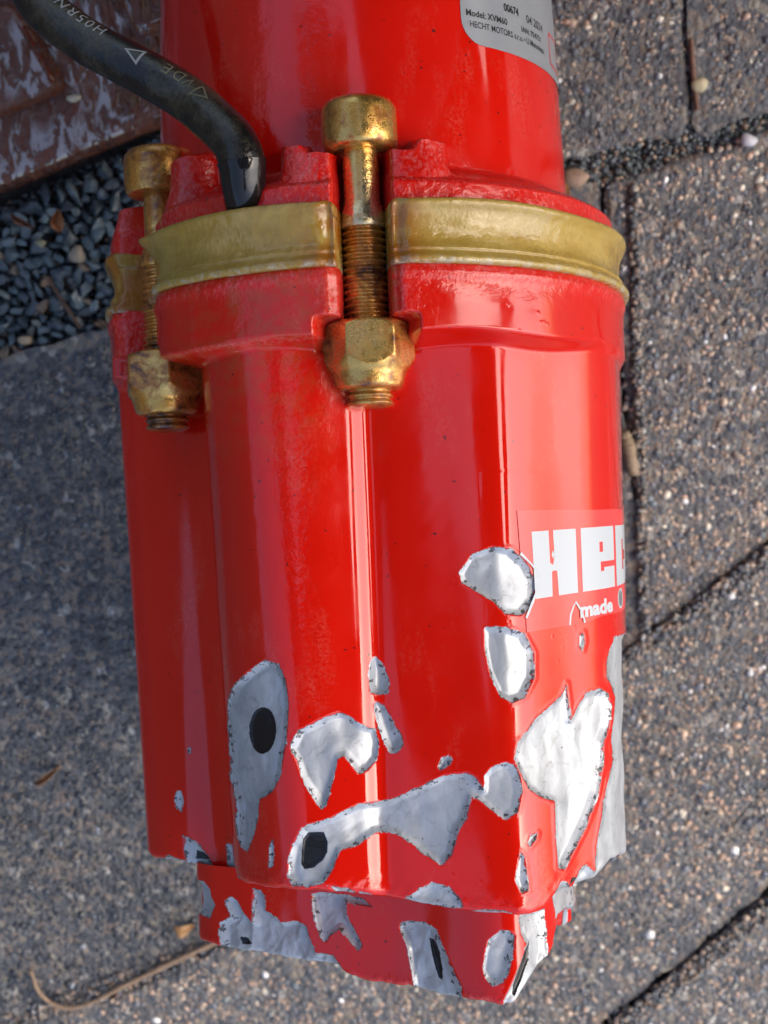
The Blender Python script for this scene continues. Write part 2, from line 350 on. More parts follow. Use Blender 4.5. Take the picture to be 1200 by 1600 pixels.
FCHIPS = [
 [(300,1374),(318,1376),(328,1389),(330,1402),(336,1414),(326,1436),(316,1430),(300,1425)],
 [(341,1455),(343,1442),(354,1436),(362,1432),(355,1420),(350,1407),(361,1400),(371,1408),(380,1425),(394,1442),(394,1410),(395,1389),(408,1392),(413,1400),(414,1422),(426,1430),(438,1441),(464,1438),(478,1446),(484,1465),(493,1488),(519,1493),(530,1505),(541,1525),(500,1540),(343,1500)],
 [(486,1396),(500,1393),(523,1396),(567,1403),(583,1418),(560,1414),(541,1409),(541,1429),(552,1448),(567,1477),(559,1487),(545,1470),(530,1451),(516,1462),(508,1474),(500,1462),(493,1444),(488,1420)],
 [(623,1450),(626,1441),(644,1438),(665,1442),(681,1450),(690,1475),(706,1510),(716,1530),(723,1546),(722,1575),(650,1560),(637,1483)],
 [(755,1517),(758,1490),(763,1468),(782,1454),(797,1455),(805,1462),(804,1480),(801,1498),(795,1522),(786,1537),(771,1540),(760,1532)],
 [(786,1590),(788,1562),(800,1538),(809,1517),(824,1475),(814,1460),(812,1432),(830,1424),(850,1420),(853,1450),(856,1490),(850,1520),(830,1560),(815,1600)],
 [(862,1392),(900,1380),(900,1440),(872,1500),(864,1470),(870,1440),(866,1415)],
]
FHOLES = [[(673,1468),(682,1470),(689,1488),(694,1515),(694,1535),(687,1528),(680,1505)],
 [(367,1464),(378,1466),(388,1476),(372,1476)], [(806,1555),(812,1520),(824,1482),(832,1470),(832,1500),(822,1535),(810,1560)]]
def sdf(P, polys, pad=16):
    out = np.full(len(P), 60.0)
    for poly in polys:
        q = np.array(poly, float); lo, hi = q.min(0) - pad, q.max(0) + pad
        idx = np.where((P[:, 0] > lo[0]) & (P[:, 0] < hi[0]) & (P[:, 1] > lo[1]) & (P[:, 1] < hi[1]))[0]
        if not len(idx): continue
        p = P[idx]; d = np.full(len(p), 1e9); ins = np.zeros(len(p), bool)
        for a, b in zip(q, np.roll(q, -1, 0)):
            e = b - a; w = p - a; t = np.clip((w @ e) / (e @ e), 0, 1); d = np.minimum(d, np.hypot(*(w - t[:, None] * e).T))
            c = ((a[1] <= p[:, 1]) != (b[1] <= p[:, 1])); xx = a[0] + (p[:, 1] - a[1]) / (e[1] if abs(e[1]) > 1e-9 else 1e-9) * e[0]
            ins ^= c & (p[:, 0] < xx)
        s = np.where(ins, -d, d); out[idx] = np.minimum(out[idx], s)
    return out
lump = noise1(3); lump2 = noise1(11)
NR = 470
v = np.linspace(0, 1, NR)[:, None]
Yg = Y_TOP + (YB[None, :] - Y_TOP) * v; Dg = np.broadcast_to(deg[None, :], Yg.shape); Tg = np.radians(Dg)
Rg = body_r(Dg, Yg)
tb = np.clip((YB[None, :] + .14 - Yg) / .14, 0, 1); Rg = Rg - .13 * (1 - np.sqrt(1 - np.minimum(tb, .999) ** 2))
tt = np.clip((Yg - (Y_TOP - .06)) / .06, 0, 1); Rg = Rg - .05 * (1 - np.sqrt(1 - np.minimum(tt, .999) ** 2))
P3 = np.stack([Rg * np.cos(Tg), Yg, Rg * np.sin(Tg)], -1).reshape(-1, 3)
px = project(P3); frontm = ((Dg > -9) & (Dg < 189)).ravel()
chip = np.where(frontm, sdf(px, CHIPS), 60.); hole = np.where(frontm, sdf(px, HOLES), 60.)
ins = np.clip(-chip / 9, 0, 1); big = np.clip(-chip / 30, 0, 1)
dr = -(.018 * sst(0, 2.2, -chip) + .05 * ins + .03 * big) + .05 * ins * lump(P3, 2.2) - .09 * ins * np.abs(lump2(P3, 1.1)) + .004 * ins * lump2(P3, 6)
dr -= .025 * sst(0, 4, -hole)
nst = 1 - ((Dg > -20) & (Dg < 66) & (Yg > -1.3) & (Yg < 1.9)).ravel()
dr += nst * (.008 * lump(P3, .9) * (1 - ins) + .0012 * lump2(P3, 4))
near_b = sst(.55, 0, (Yg - YB[None, :]).ravel())
dr += .03 * near_b * lump2(P3, 6) * frontm
Rn = Rg.ravel() + dr
V = np.stack([Rn * np.cos(Tg.ravel()), Yg.ravel() + .03 * near_b * lump(P3, 5), Rn * np.sin(Tg.ravel())], -1)
Yf = Yg.ravel(); Df = Dg.ravel()
cast = sst(4.62, 5.25, Yf) * .9
for i, (bt, br) in enumerate(BOLTS[:2]):
    lat = np.abs(5 * np.radians(Df - bt)); cast = np.maximum(cast, (1 - sst(.5, 1.5, lat)) * sst(3.9, 4.4, Yf))
cast = np.maximum(cast, .5 * (1 - sst(3, 14, abs(Df - 108))) * sst(-4, 3.8, Yf))
cast = np.maximum(cast, .75 * np.exp(-((Df - 127) / 1.6) ** 2) * sst(-2, 2, Yf))
cast = np.maximum(cast, .55 * near_b * frontm)
fl = np.exp(-((Yf - 4.19 - .05 * lump2(P3, 3)) / .07) ** 2) * ((Df > 92) & (Df < 150)); cast = np.maximum(cast, 1.0 * fl)
cast = np.maximum(cast, .5 * (sst(8, 1, chip)) * (Df < 62) )
rust = .5 * np.exp(-(((Df - 112) / 20) ** 2)) * sst(1.0, 4.5, Yf) + .9 * np.exp(-(((Df - 84.5) / 1.2) ** 2)) * sst(4.4, 4.8, Yf)
rust = np.maximum(rust, .6 * np.exp(-(((Df - 50) / 14) ** 2)) * np.exp(-((Yf + 2.6) / .8) ** 2) * .3)
nc = len(th); nv = len(V)
V = np.vstack([V, [[0, Y_TOP, 0], [0, -5.3, 0]]])
me = bpy.data.meshes.new('lower_housing')
F = grid_faces(NR, nc)
me = np_mesh('lower_housing', V * CM, np.vstack([F, [[nv, (j + 1) % nc, j, j] for j in range(0)]]) if False else F)
attr(me, 'chip', np.append(chip, [60, 60])); attr(me, 'hole', np.append(hole, [60, 60])); attr(me, 'cast', np.append(cast, [0, 0])); attr(me, 'rust', np.append(rust, [0, 0]))
lower = link('lower_housing', me, M_RED, pump)
def cap_mesh(name, ring, y, mat, parent, attrs=True):
    m = bpy.data.meshes.new(name); n = len(ring)
    m.from_pydata((np.vstack([ring, [[0, y, 0]]]) * CM).tolist(), [], [(n, j, (j + 1) % n) for j in range(n)])
    if attrs: [attr(m, a, np.full(n + 1, b)) for a, b in (('chip', 60), ('hole', 60), ('cast', .5), ('rust', 0))]
    return link(name, m, mat, parent)
cap_mesh('housing_bottom', V[nv - nc:nv][::2], -4.9, M_RED, pump)
# foot under the housing: a turned square block
OUT_F = polar([(0, -3.6), (1.6, -3.4), (3.3, -1.6), (3.5, 0), (3.35, 1.6), (2.9, 2.9), (2.35, 3.75), (2.0, 4.0), (1.4, 3.85), (.2, 3.15), (-1.4, 2.35), (-2.9, 1.5), (-3.5, 1.0), (-3.66, .5), (-3.6, -1.2), (-2.2, -3)], 2)
YF = edge_heights(OUT_F(deg), [(300, 1466), (315, 1470), (345, 1482), (400, 1490), (450, 1502), (519, 1508), (540, 1522), (570, 1533), (640, 1542), (690, 1556), (720, 1560), (760, 1566), (790, 1572), (808, 1572), (822, 1556), (845, 1515), (860, 1492), (872, 1462), (885, 1420)])
YF = np.where((deg > -6) & (deg < 186), np.clip(YF, -7.3, -5.9), -6.7)
NF = 190; vf = np.linspace(0, 1, NF)[:, None]; Yg2 = -5.0 + (YF[None, :] + 5.0) * vf; Dg2 = np.broadcast_to(deg[None, :], Yg2.shape); Tg2 = np.radians(Dg2)
Rg2 = OUT_F(Dg2) + 0 * Yg2
tb = np.clip((YF[None, :] + .1 - Yg2) / .1, 0, 1); Rg2 = Rg2 - .1 * (1 - np.sqrt(1 - np.minimum(tb, .999) ** 2))
P3 = np.stack([Rg2 * np.cos(Tg2), Yg2, Rg2 * np.sin(Tg2)], -1).reshape(-1, 3); px2 = project(P3); fm = ((Dg2 > -9) & (Dg2 < 189)).ravel()
chip2 = np.where(fm, sdf(px2, FCHIPS), 60.); hole2 = np.where(fm, sdf(px2, FHOLES), 60.)
ins = np.clip(-chip2 / 8, 0, 1)
dr = -(.018 * sst(0, 2, -chip2) + .06 * ins) + .06 * ins * lump2(P3, 3) - .09 * ins * np.abs(lump(P3, 2.4)) - .03 * ins * np.abs(lump2(P3, 6)) + .02 * lump(P3, 1.5) - .03 * sst(0, 3, -hole2)
nb2 = sst(.3, 0, (Yg2 - YF[None, :]).ravel())
Rn = Rg2.ravel() + dr + .02 * nb2 * lump2(P3, 8)
V2 = np.stack([Rn * np.cos(Tg2.ravel()), Yg2.ravel() + .04 * nb2 * lump(P3, 6), Rn * np.sin(Tg2.ravel())], -1)
me = np_mesh('foot', V2 * CM, grid_faces(NF, nc))
attr(me, 'chip', chip2); attr(me, 'hole', hole2); attr(me, 'cast', .9 * nb2); attr(me, 'rust', 0 * chip2)
link('foot', me, M_RED, pump)
cap_mesh('foot_bottom', V2[-nc:][::2], -6.8, M_RED, pump)
# ---- gasket
def gasket():
    prof = np.array([(4.80, 6.44), (5.02, 6.42), (5.07, 6.37), (5.06, 6.31), (5.00, 6.22), (4.94, 6.05), (4.91, 5.88), (4.92, 5.74), (4.97, 5.64), (4.99, 5.60), (4.97, 5.56), (5.02, 5.50), (5.08, 5.44), (5.08, 5.38), (5.03, 5.335), (4.8, 5.33)])
    prof = crom(prof, 46); g = np.radians(np.concatenate([np.linspace(-16, 196, 620, endpoint=False), np.linspace(196, 344, 90, endpoint=False)]))
    D = np.degrees(g)[None, :]; r = np.repeat(prof[:, :1], len(g), 1); y = np.repeat(prof[:, 1:], len(g), 1)
    rust = 0 * r
    for i, (bt, br) in enumerate(BOLTS):
        dd = (D - bt + 180) % 360 - 180; lat = 5 * np.abs(np.sin(np.radians(dd))); on = np.abs(dd) < 40
        hw = .44 if i == 0 else .46
        k = (1 - sst(hw - .06, hw + .05, lat)) * on; r = r + (3.5 - r) * k
        rim = np.exp(-((lat - hw - .12) / .13) ** 2) * on                 # the cut ends flare and roll in
        r = r - .10 * rim
        y = y + rim * np.where(y > 6.0, .05, 0) - .06 * np.exp(-((lat - hw) / .12) ** 2) * on * (y > 6.2)
        rust = np.maximum(rust, (1 - sst(.1, 1.3 if i else .9, np.abs(lat - hw))) * on)
    r = r - flat(D) * (r > 4); dd = D - 144; r = r + .22 * np.exp(-(dd / 3.2) ** 2) * sst(5.9, 6.4, y); y = y + .05 * np.sin(np.radians(D) * 7) * sst(6.1, 6.4, y) * .5
    P = np.stack([r * np.cos(g), y, r * np.sin(g)], -1).reshape(-1, 3)
    r = r + (.022 * lump(P, 1.2) + .010 * lump2(P, 6)).reshape(r.shape)
    P = np.stack([r * np.cos(g), y, r * np.sin(g)], -1).reshape(-1, 3)
    m = np_mesh('gasket', P * CM, grid_faces(len(prof), len(g)))
    attr(m, 'rust', rust.ravel()); attr(m, 'edge', (1 - sst(5.36, 5.5, y)).ravel() * .9)
    return link('gasket', m, M_GASK, pump)
gasket()
# ---- upper housing with its bolt lugs
def upper():
    Yl = np.concatenate([np.linspace(6.30, 8.0, 230), np.linspace(8.03, 13.5, 60), np.linspace(13.7, 25, 30)])[:, None]
    D = deg[None, :]; r = 3.97 - .035 * np.clip(Yl - 7.6, 0, 20) * .9 + 0 * D
    sk = 1 - sst(6.72, 7.28, Yl); r = r + (.86 - flat(D)) * sk ** 1.0
    cast = .75 * (1 - sst(6.9, 7.7, Yl)) + 0 * D
    tip = 7.40 + 0 * D
    for i, (bt, br) in enumerate(BOLTS):
        dd = (D - bt + 180) % 360 - 180; a = np.abs(dd); wob = .015 * np.sin(dd * .8)
        if i == 0: w1 = np.where(dd > 0, 18.8, 20.5); topy = 7.44 + .17 * sst(11, 13.2, a) * (1 - .0 * a) + wob
        else: w1 = 26 if i == 1 else 22; topy = np.where((dd < 0) & (i == 1), 7.86 - .05 * ((a - 20) / 4) ** 2, 7.42) + wob
        l0 = 4.8 if i != 1 else np.where(dd < 0, 13.5, 5.5)
        lug = sst(l0, l0 + 2, a) * (1 - sst(w1 - 2.5, w1 + 1.6, a)) * (1 - sst(topy - .10, topy + .07, Yl))
        lugr = (4.78 if i != 1 else np.where(dd < 0, 4.5 + .3 * np.cos((a - 20) / 4.5), 4.95)) - .18 * sst(6.6, 7.5, Yl) - .02 * (a - 12) ** 2 * .12
        slot = (1 - sst(4.5, 6.3, a)) * (1 - sst(7.3, 7.42, Yl))
        r = np.maximum(r, r + (lugr - r) * lug); r = r + (np.minimum(r, 3.62) - r) * slot
        cast = np.maximum(cast, lug)
    # fuzzy wet band on the cylinder
    cast = np.maximum(cast, .42 * np.exp(-((D - 116) / 6.5) ** 2) * sst(7.2, 7.6, Yl))
    cast = np.maximum(cast, .30 * np.exp(-((D - 103) / 8) ** 2) * sst(7.2, 7.6, Yl))
    P = np.stack([r * np.cos(th), Yl + 0 * r, r * np.sin(th)], -1).reshape(-1, 3)
    r2 = r.ravel() + (.02 * lump(P, 3) + .012 * lump2(P, 8)) * np.clip(cast.ravel() * 1.3, .03, 1)
    P = np.stack([r2 * np.cos(np.tile(th, len(Yl))), P[:, 1], r2 * np.sin(np.tile(th, len(Yl)))], -1)
    m = np_mesh('upper_housing', P * CM, grid_faces(len(Yl), nc, flip=True)); n = len(P)
    rust = .8 * np.exp(-(((D - 148) / 8) ** 2)) * (1 - sst(7.2, 7.9, Yl))
    for a, b in (('chip', np.full(n, 60.)), ('hole', np.full(n, 60.)), ('cast', cast.ravel()), ('rust', np.broadcast_to(rust, r.shape).ravel())): attr(m, a, b)
    link('upper_housing', m, M_RED, pump)
    ring = P[-nc:][::2]; cap_mesh('housing_top', ring[::-1], 25, M_RED, pump)
upper()
def up_surf(t, y): # surface of the plain upper cylinder: angle (rad), height
    return 3.97 - .035 * np.clip(y - 7.6, 0, 20) * .9
# ---- bolts
def wob(seed, amp, fr=4):
    f = noise1(seed)
    def g(t, r, y):
        P = np.stack([r * np.cos(t), y, r * np.sin(t)], -1)
        return r * (1 + amp * f(P, fr)), y
    return g
def bolt(i):
    bt, br = BOLTS[i]; ax = BXZ[i]; hm, sm, tm, nm = (M_BOLT, M_SHANK, M_RUST, M_BOLT) if i == 0 else (M_RUSTY, M_RUSTY, M_RUST, M_RUSTY)
    sh = lathe('bolt', [(.30, 7.6), (.305, 7.40), (.312, 7.2), (.31, 6.75), (.312, 6.6), (.33, 6.5), (.37, 6.38), (.40, 6.26), (.405, 6.12), (.34, 6.10)], sm, pump, 48, ax, wob(31 + i, .02))
    tag(sh, None)
    head = [(.30, 7.47), (.54, 7.46), (.605, 7.49), (.64, 7.56), (.65, 7.7), (.65, 8.1), (.63, 8.2), (.57, 8.28), (.50, 8.31), (.36, 8.31), (.35, 8.0)][::-1]
    lathe('bolt_head', head, hm, sh, 72, ax, wob(41 + i, .022, 5))
    ys = np.linspace(6.14, 4.3, 190); ph = (6.14 - ys) / .125
    rr = .395 - .055 * (.5 - .5 * np.cos(2 * np.pi * ph)) ** .8
    def helix(t, r, y): return r, y + .125 * (t / (2 * np.pi) - .5) * (r > .01)
    lathe('thread', list(zip(rr, ys)), tm, sh, 40, ax, wob(51 + i, .02, 6))
    ys = np.linspace(3.5, 3.06, 50); ph = (3.5 - ys) / .125; rr = .40 - .045 * (.5 - .5 * np.cos(2 * np.pi * ph)); rr[-4:] -= np.array([.0, .02, .04, .07])
    lathe('thread', list(zip(rr, ys)), tm if i else M_BOLT, sh, 40, ax, wob(61 + i, .012, 6))
    # lock nut: hexagon cut by a chamfer cone, collar below
    Hx0 = math.radians(90 - 4 if i == 0 else 90 + 18)
    yy = np.concatenate([np.linspace(4.50, 4.36, 8), np.linspace(4.33, 3.78, 16), np.linspace(3.76, 3.34, 16)])
    cone = np.interp(yy, [3.34, 3.40, 3.62, 3.66, 3.72, 3.95, 4.28, 4.44, 4.50], [.46, .56, .62, .64, .69, .84, .84, .74, .64])
    def hexr(t, r, y):
        a = (t - Hx0 + np.pi / 6) % (np.pi / 3) - np.pi / 6; hx = .69 / np.cos(a)
        k = 80.0; rr = -np.log(np.exp(-k * r) + np.exp(-k * np.minimum(hx, .79))) / k + .01
        f = noise1(71 + i); P = np.stack([r * np.cos(t), y, r * np.sin(t)], -1)
        rr = np.where(r > .42, rr * (1 + .007 * f(P, 4)), r)
        return rr, y
    lathe('nut', [(.40, 4.5)] + list(zip(cone, yy)) + [(.41, 3.345), (.40, 3.5)], nm, sh, 240, ax, hexr)
for i in range(4): bolt(i)
# ---- cable with its boot
c0 = at_depth(381, 300, 4.42)
path = [at_depth(380, 285, 4.46), at_depth(379, 268, 4.52), at_depth(376, 246, 4.56), at_depth(363, 219, 4.5), at_depth(333, 188, 4.3), at_depth(292, 154, 4.0), at_depth(246, 125, 3.9), at_depth(196, 98, 3.8), at_depth(142, 69, 3.7), at_depth(100, 40, 3.6), at_depth(62, 6, 3.4), at_depth(20, -60, 3.0), at_depth(-100, -190, 1.5), at_depth(-350, -300, -2), at_depth(-650, -380, -6)]
cp = crom(path, 260)
cab, (cpts, cT, cN, cB) = tube('power_cable', cp, (.395 + .002 * np.sin(np.arange(260) * .35)) * np.interp(np.arange(260), [0, 14, 26], [.85, .92, 1]), M_CABLE, pump, 40)
boot = crom([c0 + [.0, -.30, -.30], c0 + [.0, .02, -.04], at_depth(379, 265, 4.52), at_depth(377, 250, 4.55)], 24)
tube('cable_boot', boot, np.r_[np.linspace(.33, .36, 8), np.linspace(.37, .425, 14), .42, .38], M_BLACK, pump, 40)
# ------------------------------------------------------------------ writing and stickers
FONT_ITEMS = []
def text_tris(txt, size, spacing=1.0, bold=0.0):
    cu = bpy.data.curves.new('t', 'FONT'); cu.body = txt; cu.size = size; cu.space_character = spacing; cu.offset = bold; cu.resolution_u = 3
    o = bpy.data.objects.new('t', cu); COL.objects.link(o); dg = bpy.context.evaluated_depsgraph_get(); dg.update()
    m = bpy.data.meshes.new_from_object(o.evaluated_get(dg)); bm = bmesh.new(); bm.from_mesh(m)
    bpy.data.objects.remove(o); bpy.data.curves.remove(cu); bpy.data.meshes.remove(m); return bm
def poly_bm(polys):
    bm = bmesh.new()
    for loops in polys:
        if not isinstance(loops[0][0], (tuple, list)): loops = [loops]
        vs = [[Vector((x, y, 0)) for x, y in l] for l in loops]; flat = [v for l in vs for v in l]
        bv = [bm.verts.new(v) for v in flat]
        for t in tessellate_polygon(vs):
            try: bm.faces.new([bv[i] for i in t])
            except ValueError: pass
    return bm
def drape(name, bm, fn, mat, parent, maxlen=.12, thick=None):
    for _ in range(8):
        bmesh.ops.triangulate(bm, faces=bm.faces[:])
        es = [e for e in bm.edges if e.calc_length() > maxlen]
        if not es: break
        bmesh.ops.subdivide_edges(bm, edges=es, cuts=1)
    bmesh.ops.triangulate(bm, faces=bm.faces[:])
    for v_ in bm.verts: v_.co = Vector(fn(v_.co.x, v_.co.y)) * CM
    me = bpy.data.meshes.new(name); bm.to_mesh(me); bm.free()
    for p in me.polygons: p.use_smooth = True
    return link(name, me, mat, parent)
# cable print (upside down in the picture, running up-left to down-right)
clen = np.concatenate([[0], np.cumsum(np.linalg.norm(np.diff(cpts, axis=0), axis=1))])
def cable_map(s_mid, ang0, eps):
    def f(x, y):
        s = s_mid + x; i = np.interp(s, clen, np.arange(len(clen))); i0 = int(min(i, len(clen) - 2)); u = i - i0
        p = cpts[i0] * (1 - u) + cpts[i0 + 1] * u; n = cN[i0] * (1 - u) + cN[i0 + 1] * u; b = cB[i0] * (1 - u) + cB[i0 + 1] * u
        a = ang0 + y / .395; return p + (.395 + eps) * (math.cos(a) * n + math.sin(a) * b)
    return f
M_PRINT = simple('grey_cable_print', (.20, .22, .23), .5); M_PRINT2 = simple('faded_yellow_cable_print', (.11, .10, .06), .5)
def s_at(px_, py_):
    q = project(cpts); return clen[np.argmin(np.hypot(q[:, 0] - px_, q[:, 1] - py_))]
bm = text_tris('H05RN-F', .31, 1.25); s0 = s_at(160, 78)
drape('cable_print', bm, lambda x, y, f=cable_map(s0 - .05, 0, .004): f(x, .22 - y), M_PRINT, cab, .08)
bm = text_tris('VDE', .33, 1.3); drape('cable_print', bm, lambda x, y, f=cable_map(s_at(300, 165), 0, .004): f(x, .17 - y), M_PRINT2, cab, .08)
tri = [[(0, 0), (0, .34), (.36, .17)], [(.05, .06), (.05, .28), (.28, .17)]]
drape('cable_print', poly_bm([[[(-x, y) for x, y in l] for l in tri]]), lambda x, y, f=cable_map(s_at(306, 170), 0, .004): f(x, .17 - y), M_PRINT2, cab, .08)
drape('cable_print', poly_bm([tri]), lambda x, y, f=cable_map(s_at(226, 113), 0, .004): f(x, .17 - y), M_PRINT, cab, .08)
# rating label on the upper housing: coordinates = (arc cm from its left edge, height)
LBL_T0 = math.radians(61.5)
def lab(eps):
    def f(x, y):
        r = up_surf(0, y); t = LBL_T0 - x / 3.93; r = r + eps; return (r * math.cos(t), y, r * math.sin(t))
    return f
def rrect(x0, y0, x1, y1, r, n=7):
    out = []
    for cx, cy, a in ((x1 - r, y1 - r, 0), (x0 + r, y1 - r, 90), (x0 + r, y0 + r, 180), (x1 - r, y0 + r, 270)):
        out += [(cx + r * math.cos(math.radians(a + 90 * k / n)), cy + r * math.sin(math.radians(a + 90 * k / n))) for k in range(n + 1)]
    return out
def plate_mat():
    k = N('silver_label_film'); k.P(Base_Color=k.mix(k.noise(60, 3), (.30, .32, .345), (.38, .40, .43)), Metallic=.35, Roughness=.3, Normal=k.bump(k.noise(200, 2), .0001)); return k.m
LB = 9.52
rl = drape('rating_label', poly_bm([rrect(0, LB, 5.6, LB + 3.2, .45)]), lab(.012), plate_mat(), pump, .15)
tag(rl, 'silver rating label with black print'); M_INK = simple('black_ink', (.012, .012, .014), .4); M_REDINK = simple('red_ink', (.6, .03, .03), .4)
def lprint(t, size, xs, x0, y0, b=0): drape('label_print', text_tris(t, size, 1.0, b), lambda x, y: lab(.017)(x * xs + x0, y + LB + y0), M_INK, rl, .06)
lprint('HECHT MOTORS s.r.o.', .165, .84, .17, .31, .001); lprint('• U Motodepa', .165, .84, 1.56, .31, .001)
lprint('Model: XVM60', .17, .95, .10, .51, .003); lprint('IAN: 924751', .155, .95, 1.5, .50, .001)
lprint('00674', .20, .86, 1.02, .77, .006); lprint('04 2024', .22, .95, 1.70, .72, .001)
drape('label_print', poly_bm([[rrect(2.72, LB + .22, 3.5, LB + .85, .05), rrect(2.76, LB + .26, 3.46, LB + .81, .03)]]), lab(.017), M_REDINK, rl, .1)
# brand sticker on the lower housing: (arc cm, height) on the true surface
def body_at(D, Y, eps=0):
    r = float(body_r(np.array([D]), np.array([Y]))[0]) + eps; t = math.radians(D); return (r * math.cos(t), Y, r * math.sin(t))
SY = -.0
dd = np.linspace(64, -40, 600); rr = body_r(dd, 0 * dd); X_, Z_ = rr * np.cos(np.radians(dd)), rr * np.sin(np.radians(dd))
arc = np.concatenate([[0], np.cumsum(np.hypot(np.diff(X_), np.diff(Z_)))])
pxs = project(np.stack([X_, 0 * X_, Z_], -1))[:, 0]
def s_px(p): i = np.argmax(pxs[:np.argmax(pxs) + 1] > p); return arc[i]
S0 = s_px(812)
def brand(eps): return lambda x, y: body_at(float(np.interp(S0 + x, arc, dd)), y, eps + .012)

def pst(px_, py_):                               # photograph px -> (arc, height) on the sticker's face
    x = s_px(px_) - S0 if px_ < 976 else 3.6 + (px_ - 976) * .02
    D = float(np.interp(S0 + x, arc, dd)); z = body_at(D, 0)[2]
    return (x, (919 - (px_ - 587) * .0402 - py_) * (CD - z) / FPX)
def shear(eps):
    g = brand(eps); return lambda x, y: g(x, y + x * (.06 - .024 * (y - .2)))
tear = [(818, 965), (830, 940), (839, 918), (841, 903), (839, 891), (828, 878), (814, 864)]
notch = [(886, 976), (888, 960), (893, 946), (897, 940), (902, 948), (907, 958), (910, 972)]
outl = [(812, 797), (870, 796), (930, 796), (972, 795)]; bot = [(968, 954), (940, 961)]
P_ = [pst(*q) for q in outl] + [(4.6, 1.42), (4.6, -.42), (3.7, -.50)] + [pst(*q) for q in bot] + [pst(*q) for q in notch[::-1]] + [pst(818, 987)] + [pst(*q) for q in tear]
def sticker_mat():
    k = N('red_sticker_film'); k.P(Base_Color=k.mix(k.noise(80, 3), (.80, .050, .05), (.86, .075, .072)), Roughness=.16, Normal=k.bump(k.noise(160, 2), .00006)); return k.m
M_STK = sticker_mat(); M_WHT = simple('white_sticker_print', (.50, .54, .58), .3, 0, 300, .00005)
bs = drape('brand_sticker', poly_bm([P_]), brand(0), M_STK, pump, .12)
tag(bs, 'torn red brand sticker with white block letters')
def strip(pts, w):
    p = np.array([pst(*q) for q in pts]); t = np.gradient(p, axis=0); t /= np.linalg.norm(t, axis=1)[:, None]; n = np.stack([-t[:, 1], t[:, 0]], 1)
    w = w * (1 + .3 * np.sin(np.arange(len(p)) * 2.3))[:, None]; return [tuple(q) for q in np.vstack([p + n * w, (p - n * w)[::-1]])]
drape('torn_edge', poly_bm([strip(tear, .022)]), brand(.005), M_WHT, bs, .06)
drape('torn_edge', poly_bm([strip(notch, .018)]), brand(.005), M_WHT, bs, .06)
T_, B_ = .85, -.31
def letter(name, loops): drape(name, poly_bm([loops]), shear(.005), M_WHT, bs, .09)
letter('letter_h', [[(.30, T_), (.71, T_), (.715, .28), (.79, .24), (.83, .40), (.82, T_), (1.37, T_), (1.37, B_), (.90, B_), (.88, .13), (.80, .14), (.75, .12), (.74, B_), (.32, B_)], [(.76, .42), (.80, .50), (.83, .42), (.80, .34)][::-1]])
letter('letter_e', [[(1.49, T_), (2.46, T_), (2.46, .20), (1.98, .20), (1.98, .02), (2.08, .02), (2.08, .09), (2.46, .09), (2.46, B_), (1.49, B_)], [(1.96, .57), (2.06, .57), (2.06, .38), (1.96, .38)][::-1]])
letter('letter_c', [[(2.56, T_), (3.46, T_), (3.46, .36), (3.14, .36), (3.14, .58), (3.00, .58), (3.00, -.02), (3.14, -.02), (3.14, .16), (3.46, .16), (3.46, B_), (2.56, B_)]])
letter('letter_h', [[(3.56, T_), (3.95, T_), (3.95, .36), (4.08, .36), (4.08, T_), (4.46, T_), (4.46, B_), (4.08, B_), (4.08, .16), (3.95, .16), (3.95, B_), (3.56, B_)]])
drape('small_print', text_tris('made', .36, 1.0, .016), lambda x, y, f=shear(.005): f(1.40 + x * 1.18, y - .76), M_WHT, bs, .06)
ring = [[(2.78 + .19 * math.cos(a), -.57 + .20 * math.sin(a)) for a in np.linspace(0, 6.28, 15)[:-1]], [(2.78 + .14 * math.cos(a), -.57 + .16 * math.sin(a)) for a in np.linspace(0, 6.28, 15)[:-1]]]
drape('torn_edge', poly_bm([ring]), shear(.005), M_WHT, bs, .08)
drape('scuff', poly_bm([ring[1]]), shear(.006), simple('bare_scuffed_metal', (.22, .23, .24), .45, .4, 900, .0004), bs, .08)
# ------------------------------------------------------------------ the paving, gravel and brick
def pip(P, poly):
    ins = np.zeros(len(P), bool); q = np.array(poly)
    for a, b in zip(q, np.roll(q, -1, 0)):
        c = ((a[1] <= P[:, 1]) != (b[1] <= P[:, 1])); d = b[1] - a[1]; d = d if abs(d) > 1e-12 else 1e-12
        ins ^= c & (P[:, 0] < a[0] + (P[:, 1] - a[1]) / d * (b[0] - a[0]))
    return ins
GROUND_Z = -.009
gme = np_mesh('ground', np.array([[-40, -40, GROUND_Z], [40, -40, GROUND_Z], [40, 40, GROUND_Z], [-40, 40, GROUND_Z]]), [[0, 1, 2, 3]])
def soil():
    k = N('dark_wet_grit'); c = k.noise(500, 5, .7)
    k.P(Base_Color=k.mix(c, (.03, .03, .03), (.13, .12, .10)), Roughness=.6, Normal=k.bump(c, .002)); return k.m
tag(link('ground', gme, soil()), kind='structure')
paving = empty('paving'); tag(paving, kind='structure')
